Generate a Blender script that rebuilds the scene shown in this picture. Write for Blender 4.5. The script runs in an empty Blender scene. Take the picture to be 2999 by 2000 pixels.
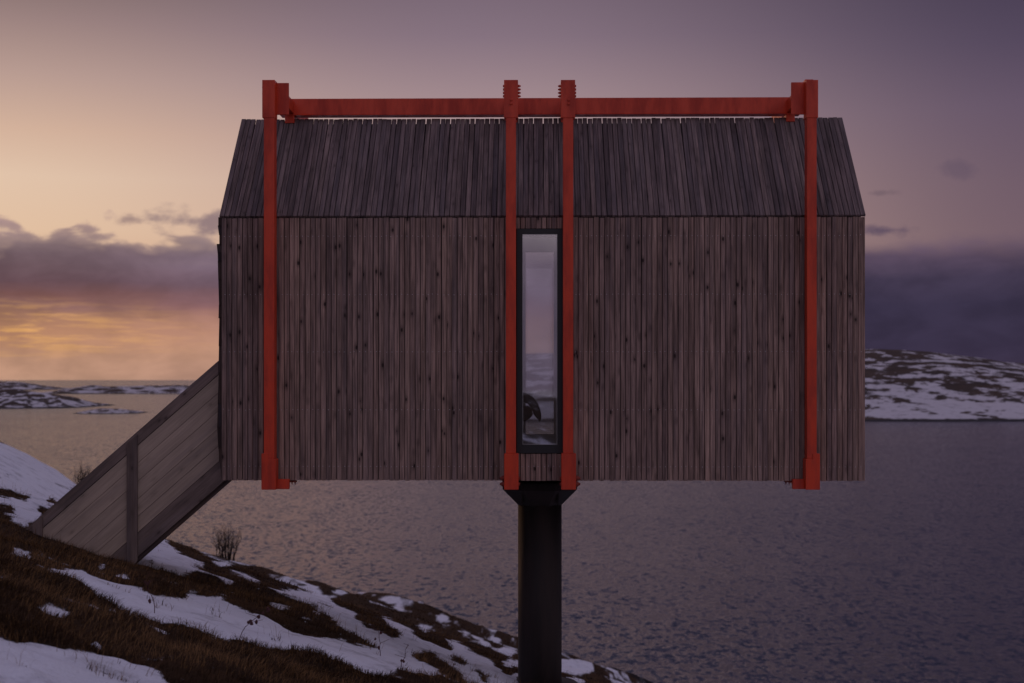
import bpy, bmesh, math, random
import numpy as np
from mathutils import Vector, Matrix

random.seed(7)
rng = np.random.default_rng(11)
S = bpy.context.scene
COL = S.collection

# ------------------------------------------------------------------ camera
H = 15.0                      # camera height above the sea
F = 4165.0                    # focal length in photograph pixels (50 mm)
CX, CY = 1499.5, 1112.0       # optical axis / horizon in photograph pixels
cam = bpy.data.cameras.new('camera')
cam.lens = 50.0
cam.sensor_width = 36.0
cam.shift_y = 112.0 / 2999.0
cam.clip_start = 0.1
cam.clip_end = 120000.0
cam.dof.use_dof = True
cam.dof.focus_distance = 13.4
cam.dof.aperture_fstop = 2.4
cam_o = bpy.data.objects.new('camera', cam)
COL.objects.link(cam_o)
cam_o.location = (0, 0, H)
cam_o.rotation_euler = (math.pi / 2, 0, 0)
S.camera = cam_o

# ------------------------------------------------------------------ view
S.view_settings.view_transform = 'Standard'
S.view_settings.look = 'None'
S.view_settings.exposure = 0.0
S.view_settings.gamma = 1.0
S.view_settings.use_curve_mapping = False
S.cycles.max_bounces = 8
S.cycles.transparent_max_bounces = 12
S.cycles.use_denoising = True

SUN_AZ = -0.47                # sunset, to the left of the frame (radians from +Y)
SUN_EL = math.radians(4.0)
LAMP_AZ = -0.72               # the veiled sun itself, further round


# ------------------------------------------------------------------ node helper
def hexlin(h, g=1.0):
    h = h.lstrip('#')
    out = []
    for i in (0, 2, 4):
        c = int(h[i:i + 2], 16) / 255.0
        out.append((c / 12.92 if c <= 0.04045 else ((c + 0.055) / 1.055) ** 2.4) * g)
    return tuple(out) + (1.0,)


class NT:
    def __init__(self, tree):
        self.t = tree
        self.n = tree.nodes
        self.l = tree.links

    def new(self, typ, **kw):
        nd = self.n.new(typ)
        for k, v in kw.items():
            setattr(nd, k, v)
        return nd

    def put(self, inp, val):
        if hasattr(val, 'is_linked') or isinstance(val, bpy.types.NodeSocket):
            self.l.new(val, inp)
        else:
            inp.default_value = val

    def m(self, op, a, b=0.0, c=None, clamp=False):
        nd = self.new('ShaderNodeMath', operation=op, use_clamp=clamp)
        self.put(nd.inputs[0], a)
        self.put(nd.inputs[1], b)
        if c is not None:
            self.put(nd.inputs[2], c)
        return nd.outputs[0]

    def smooth(self, x, lo, hi, a=0.0, b=1.0):
        nd = self.new('ShaderNodeMapRange', interpolation_type='SMOOTHSTEP')
        self.put(nd.inputs['Value'], x)
        for k, v in (('From Min', lo), ('From Max', hi), ('To Min', a), ('To Max', b)):
            self.put(nd.inputs[k], v)
        return nd.outputs[0]

    def mix(self, f, a, b, blend='MIX'):
        nd = self.new('ShaderNodeMix', data_type='RGBA', blend_type=blend)
        self.put(nd.inputs[0], f)
        self.put(nd.inputs[6], a)
        self.put(nd.inputs[7], b)
        return nd.outputs[2]

    def ramp(self, f, stops, interp='LINEAR'):
        nd = self.new('ShaderNodeValToRGB')
        cr = nd.color_ramp
        cr.interpolation = interp
        while len(cr.elements) > 1:
            cr.elements.remove(cr.elements[-1])
        for i, (p, c) in enumerate(stops):
            if isinstance(c, str):
                c = hexlin(c)
            if len(c) == 3:
                c = tuple(c) + (1.0,)
            if i == 0:
                e = cr.elements[0]
                e.position = p
            else:
                e = cr.elements.new(p)
            e.color = c
        self.put(nd.inputs[0], f)
        return nd.outputs[0]

    def vec(self, x, y, z):
        nd = self.new('ShaderNodeCombineXYZ')
        for i, v in enumerate((x, y, z)):
            self.put(nd.inputs[i], v)
        return nd.outputs[0]

    def sep(self, v):
        nd = self.new('ShaderNodeSeparateXYZ')
        self.put(nd.inputs[0], v)
        return nd.outputs

    def noise(self, v, scale=1.0, detail=4.0, rough=0.5, dist=0.0):
        nd = self.new('ShaderNodeTexNoise')
        self.put(nd.inputs['Vector'], v)
        nd.inputs['Scale'].default_value = scale
        nd.inputs['Detail'].default_value = detail
        nd.inputs['Roughness'].default_value = rough
        nd.inputs['Distortion'].default_value = dist
        return nd.outputs[0]

    def scale(self, v, s):
        nd = self.new('ShaderNodeVectorMath', operation='MULTIPLY')
        self.put(nd.inputs[0], v)
        self.put(nd.inputs[1], s)
        return nd.outputs[0]

    def vadd(self, v, s):
        nd = self.new('ShaderNodeVectorMath', operation='ADD')
        self.put(nd.inputs[0], v)
        self.put(nd.inputs[1], s)
        return nd.outputs[0]

    def bump(self, h, strength=0.3, dist=0.01):
        nd = self.new('ShaderNodeBump')
        nd.inputs['Strength'].default_value = strength
        nd.inputs['Distance'].default_value = dist
        self.put(nd.inputs['Height'], h)
        return nd.outputs[0]


# ------------------------------------------------------------------ world: dusk sky with a cloud bank
W = bpy.data.worlds.new('World')
S.world = W
W.use_nodes = True
w = NT(W.node_tree)
w.n.clear()
dirv = w.new('ShaderNodeTexCoord').outputs['Generated']
dx, dy, dz = w.sep(dirv)
elev = w.m('MAXIMUM', dz, 0.0)
pe = w.m('SQRT', elev)                                   # ramp coordinate
hl = w.m('MAXIMUM', w.m('SQRT', w.m('ADD', w.m('MULTIPLY', dx, dx), w.m('MULTIPLY', dy, dy))), 1e-4)
cosw = w.m('DIVIDE', w.m('ADD', w.m('MULTIPLY', dx, math.sin(SUN_AZ)), w.m('MULTIPLY', dy, math.cos(SUN_AZ))), hl)
wang = w.m('ARCCOSINE', w.m('MINIMUM', w.m('MAXIMUM', cosw, -1.0), 1.0))   # angle from the sunset
left_ = w.m('LESS_THAN', w.m('SUBTRACT', w.m('MULTIPLY', dx, math.cos(SUN_AZ)), w.m('MULTIPLY', dy, math.sin(SUN_AZ))), 0.0)
wang = w.m('MULTIPLY', wang, w.m('SUBTRACT', 1.0, w.m('MULTIPLY', left_, w.smooth(wang, 1.2, 3.0, .5, 0.0))))   # the glow reaches further on the clear side


def sq(e):
    return math.sqrt(e)


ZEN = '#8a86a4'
rL = w.ramp(pe, [(0, '#c89672'), (sq(.05), '#d2a380'), (sq(.10), '#e2c0a2'), (sq(.135), '#e1c3aa'), (sq(.165), '#d4b29c'),
                 (sq(.2), '#b99c92'), (sq(.235), '#9b827f'), (sq(.267), '#7b6867'), (sq(.45), '#7b7182'), (1, ZEN)])
rM = w.ramp(pe, [(0, '#b58b76'), (sq(.05), '#b8907f'), (sq(.10), '#c9a698'), (sq(.15), '#b89a96'), (sq(.2), '#9d868c'),
                 (sq(.235), '#85727f'), (sq(.267), '#776674'), (sq(.45), '#736b82'), (1, ZEN)])
rR = w.ramp(pe, [(0, '#55465a'), (sq(.05), '#66525d'), (sq(.09), '#755f69'), (sq(.13), '#705c69'), (sq(.18), '#655568'),
                 (sq(.22), '#54485d'), (sq(.267), '#453c50'), (sq(.45), '#5c5470'), (1, ZEN)])
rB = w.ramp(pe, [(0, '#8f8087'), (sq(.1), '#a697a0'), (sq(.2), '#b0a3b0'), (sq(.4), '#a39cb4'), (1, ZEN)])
c1 = w.mix(w.smooth(wang, .1, .46), rL, rM)
c2 = w.mix(w.smooth(wang, .44, .84), c1, rR)
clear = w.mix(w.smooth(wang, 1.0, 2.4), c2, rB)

# the cloud bank
nv = w.scale(dirv, (1, 1, 2.2))
n_lo = w.noise(nv, 7.0, 3.0, .5)
n_hi = w.noise(nv, 19.0, 7.0, .56, .35)
top_base = w.smooth(wang, .05, .75, .102, .094)
bil = w.m('SUBTRACT', 1.0, w.m('ABSOLUTE', w.m('MULTIPLY', w.m('SUBTRACT', w.noise(w.vadd(nv, (4.2, 1.1, .3)), 13.0, 3.0, .5), .5), 4.0)))
top_base = w.m('ADD', top_base, w.m('MULTIPLY', w.m('SUBTRACT', bil, .62), w.smooth(wang, .3, .7, .026, .005)))
top = w.m('ADD', top_base, w.m('MULTIPLY', w.smooth(wang, .35, .7, 1.0, .4), w.m('ADD', w.m('MULTIPLY', w.m('SUBTRACT', n_lo, .5), .045), w.m('MULTIPLY', w.m('SUBTRACT', n_hi, .5), .060))))
d_top = w.m('SUBTRACT', top, elev)
soft = w.smooth(wang, .2, .8, .006, .014)
mask = w.smooth(w.m('DIVIDE', d_top, soft), -.35, 1.0)
str_v = w.scale(dirv, (1, 1, 9.0))
n_str = w.noise(str_v, 9.0, 5.0, .55, .2)
n_str2 = w.noise(str_v, 30.0, 4.0, .55, .3)
wob = w.m('MULTIPLY', w.m('SUBTRACT', w.m('ADD', w.m('MULTIPLY', n_str, .7), w.m('MULTIPLY', n_hi, .3)), .5), .022)
pc = w.m('SQRT', w.m('MAXIMUM', w.m('ADD', elev, w.m('MULTIPLY', wob, w.smooth(elev, .0, .02))), 0.0))
kL = w.ramp(pc, [(0, '#b88f79'), (sq(.012), '#bc9078'), (sq(.024), '#bb8a6e'), (sq(.034), '#b08064'), (sq(.043), '#a1755f'), (sq(.050), '#8c6660'),
                 (sq(.057), '#76524f'), (sq(.067), '#684e55'), (sq(.083), '#735e65'), (sq(.095), '#8a7476'), (sq(.106), '#a08483'), (1, ZEN)])
kM = w.ramp(pc, [(0, '#b1887a'), (sq(.02), '#b58a76'), (sq(.04), '#ab7e74'), (sq(.052), '#93696c'), (sq(.062), '#78606f'), (sq(.08), '#7f6c7d'), (sq(.10), '#9a8482'), (1, ZEN)])
kR = w.ramp(pc, [(0, '#403547'), (sq(.02), '#393146'), (sq(.05), '#383146'), (sq(.07), '#42394e'), (sq(.085), '#57485b'), (sq(.10), '#68556a'), (1, ZEN)])
kB = w.ramp(pc, [(0, '#6d5f70'), (sq(.05), '#756778'), (sq(.10), '#887886'), (1, ZEN)])
k1 = w.mix(w.smooth(wang, .14, .34), kL, kM)
k2 = w.mix(w.smooth(wang, .30, .68), k1, kR)
k3 = w.mix(w.smooth(wang, 1.1, 2.4), k2, kB)
# glowing gaps in the low cloud next to the sun
glow = w.m('MULTIPLY', w.m('MULTIPLY', w.smooth(wang, .04, .30, 1.0, 0.0), w.smooth(n_str2, .42, .68)),
           w.m('MULTIPLY', w.smooth(elev, .010, .026), w.smooth(elev, .040, .058, 1.0, 0.0)))
k4 = w.mix(w.m('MULTIPLY', glow, .8), k3, hexlin('#f2b469'))
# soft shading inside the bank
k4 = w.mix(w.m('MULTIPLY', w.smooth(d_top, .0, .014, .55, 0.0), w.smooth(wang, .3, .5, 1.0, 0.0)), k4, hexlin('#bb9c90'))
shade = w.smooth(n_hi, .3, .7, .84, 1.12)
shc = w.new('ShaderNodeVectorMath', operation='SCALE')
w.put(shc.inputs[0], k4)
w.put(shc.inputs['Scale'], shade)
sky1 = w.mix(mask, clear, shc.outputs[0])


# loose scraps of cloud above the bank
def scrap(az, el, ra, re, col, seed, dens, base):
    a = w.m('ARCTAN2', dx, dy)
    jit = w.noise(w.vadd(w.scale(dirv, (1, 1, 1.8)), (seed, 0, 0)), 30.0, 5.0, .6)
    qa = w.m('DIVIDE', w.m('SUBTRACT', a, az), ra)
    qe = w.m('DIVIDE', w.m('SUBTRACT', elev, el), re)
    r = w.m('SQRT', w.m('ADD', w.m('MULTIPLY', qa, qa), w.m('MULTIPLY', qe, qe)))
    f = w.m('SUBTRACT', w.m('MULTIPLY', w.m('SUBTRACT', jit, .5), 3.0), w.m('SUBTRACT', r, .95))
    f = w.smooth(f, .0, .8, 0.0, dens)
    front = w.m('GREATER_THAN', dy, 0.0)
    return w.mix(w.m('MULTIPLY', f, front), base, hexlin(col))


sky2 = scrap(-.208, .109, .055, .011, '#8b7579', 3.1, .9, sky1)
sky2 = scrap(-.262, .109, .012, .006, '#957c7a', 5.7, .8, sky2)
sky2 = scrap(.258, .101, .030, .006, '#54465c', 9.4, .8, sky2)
sky2 = scrap(.305, .141, .014, .007, '#5a4c60', 1.4, .4, sky2)
sky2 = scrap(.253, .126, .012, .003, '#65545f', 4.4, .5, sky2)
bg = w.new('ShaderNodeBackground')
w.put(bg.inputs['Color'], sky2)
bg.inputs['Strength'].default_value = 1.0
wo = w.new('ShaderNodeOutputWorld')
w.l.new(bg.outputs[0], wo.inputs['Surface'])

# ------------------------------------------------------------------ sun, veiled by the cloud bank
sun = bpy.data.lights.new('sun', 'SUN')
sun.energy = 0.6
sun.angle = math.radians(14)
sun.color = (1.0, 0.52, 0.26)
sun_o = bpy.data.objects.new('sun', sun)
COL.objects.link(sun_o)
sd = Vector((math.sin(LAMP_AZ) * math.cos(SUN_EL), math.cos(LAMP_AZ) * math.cos(SUN_EL), math.sin(SUN_EL)))
sun_o.rotation_euler = sd.to_track_quat('Z', 'Y').to_euler()
sun_o.location = (-20, 30, 40)


# ------------------------------------------------------------------ materials
def new_mat(name):
    m = bpy.data.materials.new(name)
    m.use_nodes = True
    t = NT(m.node_tree)
    p = next(nd for nd in t.n if nd.type == 'BSDF_PRINCIPLED')
    return m, t, p


def wood_mat(name, cols, rough=.8, knots=.95, grain=.55, mott=0.6):
    m, t, p = new_mat(name)
    oc = t.new('ShaderNodeTexCoord').outputs['Object']
    rnd = t.new('ShaderNodeObjectInfo').outputs['Random']
    off = t.vec(t.m('MULTIPLY', rnd, 37.0), t.m('MULTIPLY', rnd, 11.0), t.m('MULTIPLY', rnd, 91.0))
    v = t.vadd(oc, off)
    base = t.ramp(rnd, cols)
    g1 = t.noise(t.scale(v, (60, 60, 1.6)), 1.0, 5.0, .6, .4)
    g2 = t.noise(t.scale(v, (190, 190, 5)), 1.0, 3.0, .6)
    lo = t.noise(t.scale(v, (9, 9, 1.5)), 1.0, 3.0, .55)
    f = t.smooth(t.m('ADD', t.m('MULTIPLY', g1, .6), t.m('MULTIPLY', g2, .4)), .32, .68, 1 - grain, 1 + grain * .7)
    f = t.m('MULTIPLY', f, t.smooth(lo, .3, .7, 1 - mott * .5, 1 + mott * .4))
    sc = t.new('ShaderNodeVectorMath', operation='SCALE')
    t.put(sc.inputs[0], base)
    t.put(sc.inputs['Scale'], f)
    # weathered patches go grey
    grey = t.mix(t.m('MULTIPLY', t.smooth(t.noise(t.scale(v, (14, 14, .9)), 1.0, 2.0), .45, .7), .25), sc.outputs[0], hexlin('#7d757c', .62))
    # knots: dark ovals with a streak
    vo = t.new('ShaderNodeTexVoronoi', feature='F1')
    t.put(vo.inputs['Vector'], t.scale(v, (10.0, 0.0, 5.0)))
    vo.inputs['Scale'].default_value = 1.0
    kd = t.m('ADD', vo.outputs['Distance'], t.m('MULTIPLY', t.m('SUBTRACT', g1, .5), .06))
    kn = t.smooth(kd, .06, .16, 1.0, 0.0)
    halo = t.smooth(kd, .08, .34, .42, 0.0)
    kf = t.m('MULTIPLY', t.m('MAXIMUM', kn, halo), knots)
    colr = t.mix(kf, grey, hexlin('#2a1d1a'))
    t.put(p.inputs['Base Color'], colr)
    p.inputs['Roughness'].default_value = rough
    p.inputs['Specular IOR Level'].default_value = .25
    t.put(p.inputs['Normal'], t.bump(t.m('ADD', g1, t.m('MULTIPLY', g2, .5)), .35, .004))
    return m


M = {}
M['wall_wood'] = wood_mat('weathered_wall_wood', [(0, (.275, .178, .142)), (.2, (.325, .212, .165)), (.4, (.285, .192, .160)), (.6, (.355, .232, .176)),
                                                  (.8, (.305, .205, .170)), (.93, (.215, .142, .118)), (1, (.335, .222, .176))])
M['roof_wood'] = wood_mat('weathered_roof_wood', [(0, (.122, .088, .083)), (.25, (.182, .130, .118)), (.5, (.144, .104, .098)), (.75, (.21, .15, .131)),
                                                  (.92, (.095, .068, .065)), (1, (.172, .123, .112))], knots=.5)
M['stair_plank'] = wood_mat('stair_plank_wood', [(0, (.45, .345, .26)), (.5, (.49, .375, .285)), (1, (.42, .325, .25))], knots=.35, grain=.16, mott=.25)
M['stair_beam'] = wood_mat('stair_beam_wood', [(0, (.19, .138, .116)), (1, (.235, .172, .145))], knots=.6, grain=.25)
M['bark_slab'] = wood_mat('dark_slab_wood', [(0, (.05, .032, .026)), (1, (.09, .055, .042))], knots=.4)

m, t, p = new_mat('red_orange_paint')
oc = t.new('ShaderNodeTexCoord').outputs['Object']
n1 = t.noise(t.scale(oc, (9, 9, 2.2)), 1.0, 6.0, .65)
n2 = t.noise(oc, 160.0, 2.0, .5)
base = t.mix(t.smooth(n1, .35, .7), (.70, .050, .008, 1), (.46, .030, .007, 1))
spot = t.smooth(t.noise(t.scale(oc, (14, 14, 9)), 1.0, 5.0, .65), .70, .78)
t.put(p.inputs['Base Color'], t.mix(t.m('MULTIPLY', spot, .6), base, (.16, .03, .018, 1)))
t.put(p.inputs['Roughness'], t.smooth(n1, .3, .7, .30, .55))
t.put(p.inputs['Normal'], t.bump(n2, .12, .002))
M['red'] = m

m, t, p = new_mat('rust_bolt')
p.inputs['Base Color'].default_value = (.22, .028, .014, 1)
p.inputs['Roughness'].default_value = .6
M['bolt'] = m

m, t, p = new_mat('dark_steel')
oc = t.new('ShaderNodeTexCoord').outputs['Object']
n1 = t.noise(t.scale(oc, (6, 6, .8)), 1.0, 5.0, .6)
t.put(p.inputs['Base Color'], t.mix(t.smooth(n1, .35, .7), (.020, .015, .014, 1), (.040, .028, .025, 1)))
t.put(p.inputs['Roughness'], t.smooth(n1, .3, .7, .62, .8))
p.inputs['Specular IOR Level'].default_value = .3
t.put(p.inputs['Normal'], t.bump(t.noise(oc, 30.0, 3.0), .08, .004))
M['steel'] = m

m, t, p = new_mat('nail_steel')
p.inputs['Base Color'].default_value = (.6, .58, .58, 1)
p.inputs['Metallic'].default_value = .8
p.inputs['Roughness'].default_value = .35
M['nail'] = m

m, t, p = new_mat('black_frame')
p.inputs['Base Color'].default_value = (.010, .009, .010, 1)
p.inputs['Roughness'].default_value = .45
M['black'] = m

m, t, p = new_mat('backing_felt')
p.inputs['Base Color'].default_value = (.004, .0035, .0035, 1)
p.inputs['Roughness'].default_value = .9
M['felt'] = m

m, t, p = new_mat('pale_lining')
oc = t.new('ShaderNodeTexCoord').outputs['Object']
n1 = t.noise(t.scale(oc, (8, 8, 1)), 1.0, 4.0)
t.put(p.inputs['Base Color'], t.mix(n1, (.70, .67, .66, 1), (.78, .75, .74, 1)))
p.inputs['Roughness'].default_value = .6
M['lining'] = m

m, t, p = new_mat('chair_leather')
oc = t.new('ShaderNodeTexCoord').outputs['Object']
p.inputs['Base Color'].default_value = (.012, .012, .014, 1)
p.inputs['Roughness'].default_value = .6
t.put(p.inputs['Normal'], t.bump(t.noise(oc, 90.0, 3.0), .15, .003))
M['leather'] = m

m = bpy.data.materials.new('window_glass')
m.use_nodes = True
t = NT(m.node_tree)
t.n.clear()
gl = t.new('ShaderNodeBsdfGlossy')
gl.inputs['Roughness'].default_value = .02
gl.inputs['Color'].default_value = (.95, .95, 1, 1)
tr = t.new('ShaderNodeBsdfTransparent')
tr.inputs['Color'].default_value = (.97, .98, .98, 1)
fr = t.new('ShaderNodeFresnel')
fr.inputs['IOR'].default_value = 1.62
mx = t.new('ShaderNodeMixShader')
t.put(mx.inputs[0], t.m('MULTIPLY', fr.outputs[0], 5.0, clamp=True))
t.l.new(tr.outputs[0], mx.inputs[1])
t.l.new(gl.outputs[0], mx.inputs[2])
om = t.new('ShaderNodeOutputMaterial')
t.l.new(mx.outputs[0], om.inputs['Surface'])
M['glass'] = m


def land_mat(name, far=False):
    """snow / dead heather / bare rock, chosen by two vertex attributes of the mesh"""
    m, t, p = new_mat(name)
    pos = t.new('ShaderNodeNewGeometry').outputs['Position']
    sa = t.new('ShaderNodeAttribute', attribute_name='snow').outputs['Fac']
    ra = t.new('ShaderNodeAttribute', attribute_name='rock').outputs['Fac']
    if far:
        fv = t.scale(pos, (.36, .26, 1.5))
        fine = t.noise(fv, 1.0, 6.0, .6)
        br = t.noise(t.scale(pos, (.05, .05, .2)), 1.0, 5.0, .6)
        s = t.smooth(t.m('ADD', sa, t.m('MULTIPLY', t.m('SUBTRACT', fine, .5), 1.7)), .36, .64, 0.05, .88)
    else:
        fine = t.noise(pos, 11.0, 7.0, .7)
        br = t.noise(pos, 2.5, 6.0, .6)
        s = t.smooth(t.m('ADD', sa, t.m('MULTIPLY', t.m('SUBTRACT', fine, .5), 1.15)), .36, .64)
    brown = t.ramp(br, [(.25, (.022, .013, .009)), (.45, (.040, .023, .013)), (.6, (.064, .034, .017)), (.75, (.034, .022, .013))])
    ground = t.mix(t.smooth(t.m('ADD', ra, t.m('MULTIPLY', t.m('SUBTRACT', fine, .5), .6)), .4, .6), brown, (.016, .014, .015, 1))
    snow_n = t.noise(pos, .6 if far else 1.3, 4.0, .55)
    snow = t.mix(snow_n, (.64, .60, .62, 1), (.76, .71, .71, 1)) if far else t.mix(snow_n, (.70, .70, .75, 1), (.82, .80, .82, 1))
    thin = t.smooth(t.noise(pos, .25 if far else 3.2, 6.0, .65), .50, .72, 1.0, .62)
    t.put(p.inputs['Base Color'], t.mix(t.m('MULTIPLY', s, thin), ground, snow))
    t.put(p.inputs['Roughness'], t.m('SUBTRACT', .92, t.m('MULTIPLY', s, .3)))
    p.inputs['Specular IOR Level'].default_value = .06
    if not far:
        p.inputs['Subsurface Weight'].default_value = 0.0
        b1 = t.noise(pos, 5.0, 5.0, .55)
        b2 = t.noise(pos, 40.0, 3.0, .6)
        hgt = t.m('ADD', t.m('MULTIPLY', b1, 1.0), t.m('MULTIPLY', b2, .18))
        t.put(p.inputs['Normal'], t.bump(hgt, .8, .07))
    else:
        t.put(p.inputs['Normal'], t.bump(t.noise(pos, .15, 6.0, .6), .5, 2.0))
    return m


M['land'] = land_mat('snowy_heath')
M['far_land'] = land_mat('far_snowy_heath', far=True)

m, t, p = new_mat('sea_water')
pos = t.new('ShaderNodeNewGeometry').outputs['Position']


def slopes(vec, scale, detail, rough, k):
    nd = t.new('ShaderNodeTexNoise')
    t.put(nd.inputs['Vector'], vec)
    nd.inputs['Scale'].default_value = scale
    nd.inputs['Detail'].default_value = detail
    nd.inputs['Roughness'].default_value = rough
    return t.scale(t.vadd(nd.outputs['Color'], (-.5, -.5, -.5)), (k, k, 0))


gust = t.smooth(t.noise(t.scale(pos, (.5, 1.0, 1)), .018, 4.0, .55), .3, .7, .8, 1.15)
sl = t.vadd(slopes(t.scale(pos, (1.0, .55, 1)), 2.4, 6.0, .66, 2.1), slopes(t.scale(pos, (1.0, .5, 1)), .30, 3.0, .6, .26))
sc_ = t.new('ShaderNodeVectorMath', operation='SCALE')
t.put(sc_.inputs[0], sl)
t.put(sc_.inputs['Scale'], gust)
nrm = t.new('ShaderNodeVectorMath', operation='NORMALIZE')
t.put(nrm.inputs[0], t.vadd(sc_.outputs[0], (0, 0, 1)))
t.put(p.inputs['Base Color'], (.020, .023, .042, 1))
p.inputs['Roughness'].default_value = .20
p.inputs['IOR'].default_value = 1.333
t.put(p.inputs['Normal'], nrm.outputs[0])
M['sea'] = m


def blade_mat(name, c1, c2, c3):
    m, t, p = new_mat(name)
    pos = t.new('ShaderNodeNewGeometry').outputs['Position']
    n = t.noise(pos, 1.3, 4.0, .65)
    n2 = t.noise(pos, 45.0, 1.0)
    t.put(p.inputs['Base Color'], t.mix(t.m('MULTIPLY', n2, .6), t.ramp(n, [(.3, c1), (.5, c2), (.7, c3)]), c1 + (1,)))
    p.inputs['Roughness'].default_value = .85
    p.inputs['Specular IOR Level'].default_value = .15
    return m


M['heather'] = blade_mat('dead_heather', (.026, .015, .010), (.072, .037, .018), (.040, .023, .013))
M['grass'] = blade_mat('dry_grass', (.12, .062, .026), (.27, .145, .058), (.16, .08, .034))
M['twig'] = blade_mat('bare_twig', (.040, .026, .022), (.055, .036, .030), (.045, .03, .026))
M['weed'] = blade_mat('dry_weed', (.070, .030, .030), (.095, .042, .040), (.08, .035, .03))

m, t, p = new_mat('red_hut_boards')
pos = t.new('ShaderNodeTexCoord').outputs['Object']
t.put(p.inputs['Base Color'], t.mix(t.noise(t.scale(pos, (6, 6, .5)), 1.0), (.20, .035, .025, 1), (.27, .05, .03, 1)))
p.inputs['Roughness'].default_value = .8
M['hut'] = m
m, t, p = new_mat('snowy_hut_roof')
pos = t.new('ShaderNodeTexCoord').outputs['Object']
t.put(p.inputs['Base Color'], t.mix(t.noise(pos, 1.5), (.55, .54, .58, 1), (.75, .74, .77, 1)))
M['hut_roof'] = m


# ------------------------------------------------------------------ object helpers
def obj(name, mesh, mat=None, parent=None, loc=(0, 0, 0), rot=(0, 0, 0)):
    o = bpy.data.objects.new(name, mesh)
    COL.objects.link(o)
    if mat is not None and not mesh.materials:
        mesh.materials.append(M[mat] if isinstance(mat, str) else mat)
    o.location = loc
    o.rotation_euler = rot
    if parent:
        o.parent = parent
    return o


def thing(name, loc, rotz, label, cat, group=None):
    o = bpy.data.objects.new(name, None)
    COL.objects.link(o)
    o.empty_display_size = .2
    o.location = loc
    o.rotation_euler = (0, 0, rotz)
    return tag(o, label, cat, group)


def tag(o, label=None, cat=None, group=None, kind=None):
    for k, v in (('label', label), ('category', cat), ('group', group), ('kind', kind)):
        if v:
            o[k] = v
    return o


class MB:
    """collects vertices and faces of one mesh"""

    def __init__(self):
        self.v, self.f = [], []

    def add(self, vs, fs):
        b = len(self.v)
        self.v += [tuple(x) for x in vs]
        self.f += [tuple(b + i for i in f) for f in fs]
        return self

    def box(self, x0, x1, y0, y1, z0, z1):
        vs = [(x0, y0, z0), (x1, y0, z0), (x1, y1, z0), (x0, y1, z0), (x0, y0, z1), (x1, y0, z1), (x1, y1, z1), (x0, y1, z1)]
        fs = [(0, 3, 2, 1), (4, 5, 6, 7), (0, 1, 5, 4), (1, 2, 6, 5), (2, 3, 7, 6), (3, 0, 4, 7)]
        return self.add(vs, fs)

    def prism(self, poly, y0, y1):
        """polygon in x-z extruded along y"""
        n = len(poly)
        vs = [(x, y0, z) for x, z in poly] + [(x, y1, z) for x, z in poly]
        fs = [tuple(range(n)), tuple(range(2 * n - 1, n - 1, -1))]
        fs += [(i + n, (i + 1) % n + n, (i + 1) % n, i) for i in range(n)]
        return self.add(vs, fs)

    def prism_x(self, poly, x0, x1):
        n = len(poly)
        vs = [(x0, y, z) for y, z in poly] + [(x1, y, z) for y, z in poly]
        fs = [tuple(range(n)), tuple(range(2 * n - 1, n - 1, -1))]
        fs += [(i + n, (i + 1) % n + n, (i + 1) % n, i) for i in range(n)]
        return self.add(vs, fs)

    def lathe(self, prof, n=24, c=(0, 0)):
        vs, fs = [], []
        for r, z in prof:
            for i in range(n):
                a = 2 * math.pi * i / n
                vs.append((c[0] + r * math.cos(a), c[1] + r * math.sin(a), z))
        for k in range(len(prof) - 1):
            for i in range(n):
                j = (i + 1) % n
                fs.append((k * n + i, k * n + j, (k + 1) * n + j, (k + 1) * n + i))
        fs.append(tuple(range(n - 1, -1, -1)))
        fs.append(tuple((len(prof) - 1) * n + i for i in range(n)))
        return self.add(vs, fs)

    def tube(self, p0, p1, r0, r1, n=5):
        p0, p1 = Vector(p0), Vector(p1)
        d = (p1 - p0)
        if d.length < 1e-6:
            return self
        q = d.to_track_quat('Z', 'Y').to_matrix()
        vs = []
        for p, r in ((p0, r0), (p1, r1)):
            for i in range(n):
                a = 2 * math.pi * i / n
                vs.append(p + q @ Vector((r * math.cos(a), r * math.sin(a), 0)))
        fs = [(i, (i + 1) % n, n + (i + 1) % n, n + i) for i in range(n)]
        fs += [tuple(range(n - 1, -1, -1)), tuple(range(n, 2 * n))]
        return self.add(vs, fs)

    def mesh(self, name, bevel=0.0, smooth=False, segs=1):
        me = bpy.data.meshes.new(name)
        me.from_pydata(self.v, [], self.f)
        bm = bmesh.new()
        bm.from_mesh(me)
        bmesh.ops.recalc_face_normals(bm, faces=bm.faces)
        if bevel > 0:
            bmesh.ops.bevel(bm, geom=bm.edges[:] + bm.verts[:], offset=bevel, segments=segs, affect='EDGES', profile=.7)
        bm.to_mesh(me)
        bm.free()
        if smooth:
            for pl in me.polygons:
                pl.use_smooth = True
        return me


# ------------------------------------------------------------------ numpy noise
_perm = np.random.default_rng(3).permutation(1024)


def perlin(x, y, seed=0):
    xi = np.floor(x).astype(np.int64)
    yi = np.floor(y).astype(np.int64)
    xf, yf = x - xi, y - yi

    def g(ix, iy, fx, fy):
        h = _perm[(_perm[(ix + seed * 57) & 1023] + iy) & 1023]
        a = h * (2 * np.pi / 1024.0) * 7.0
        return np.cos(a) * fx + np.sin(a) * fy
    u = xf * xf * xf * (xf * (xf * 6 - 15) + 10)
    v = yf * yf * yf * (yf * (yf * 6 - 15) + 10)
    a = g(xi, yi, xf, yf)
    b = g(xi + 1, yi, xf - 1, yf)
    c = g(xi, yi + 1, xf, yf - 1)
    d = g(xi + 1, yi + 1, xf - 1, yf - 1)
    return (a + u * (b - a)) * (1 - v) + (c + u * (d - c)) * v


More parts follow.
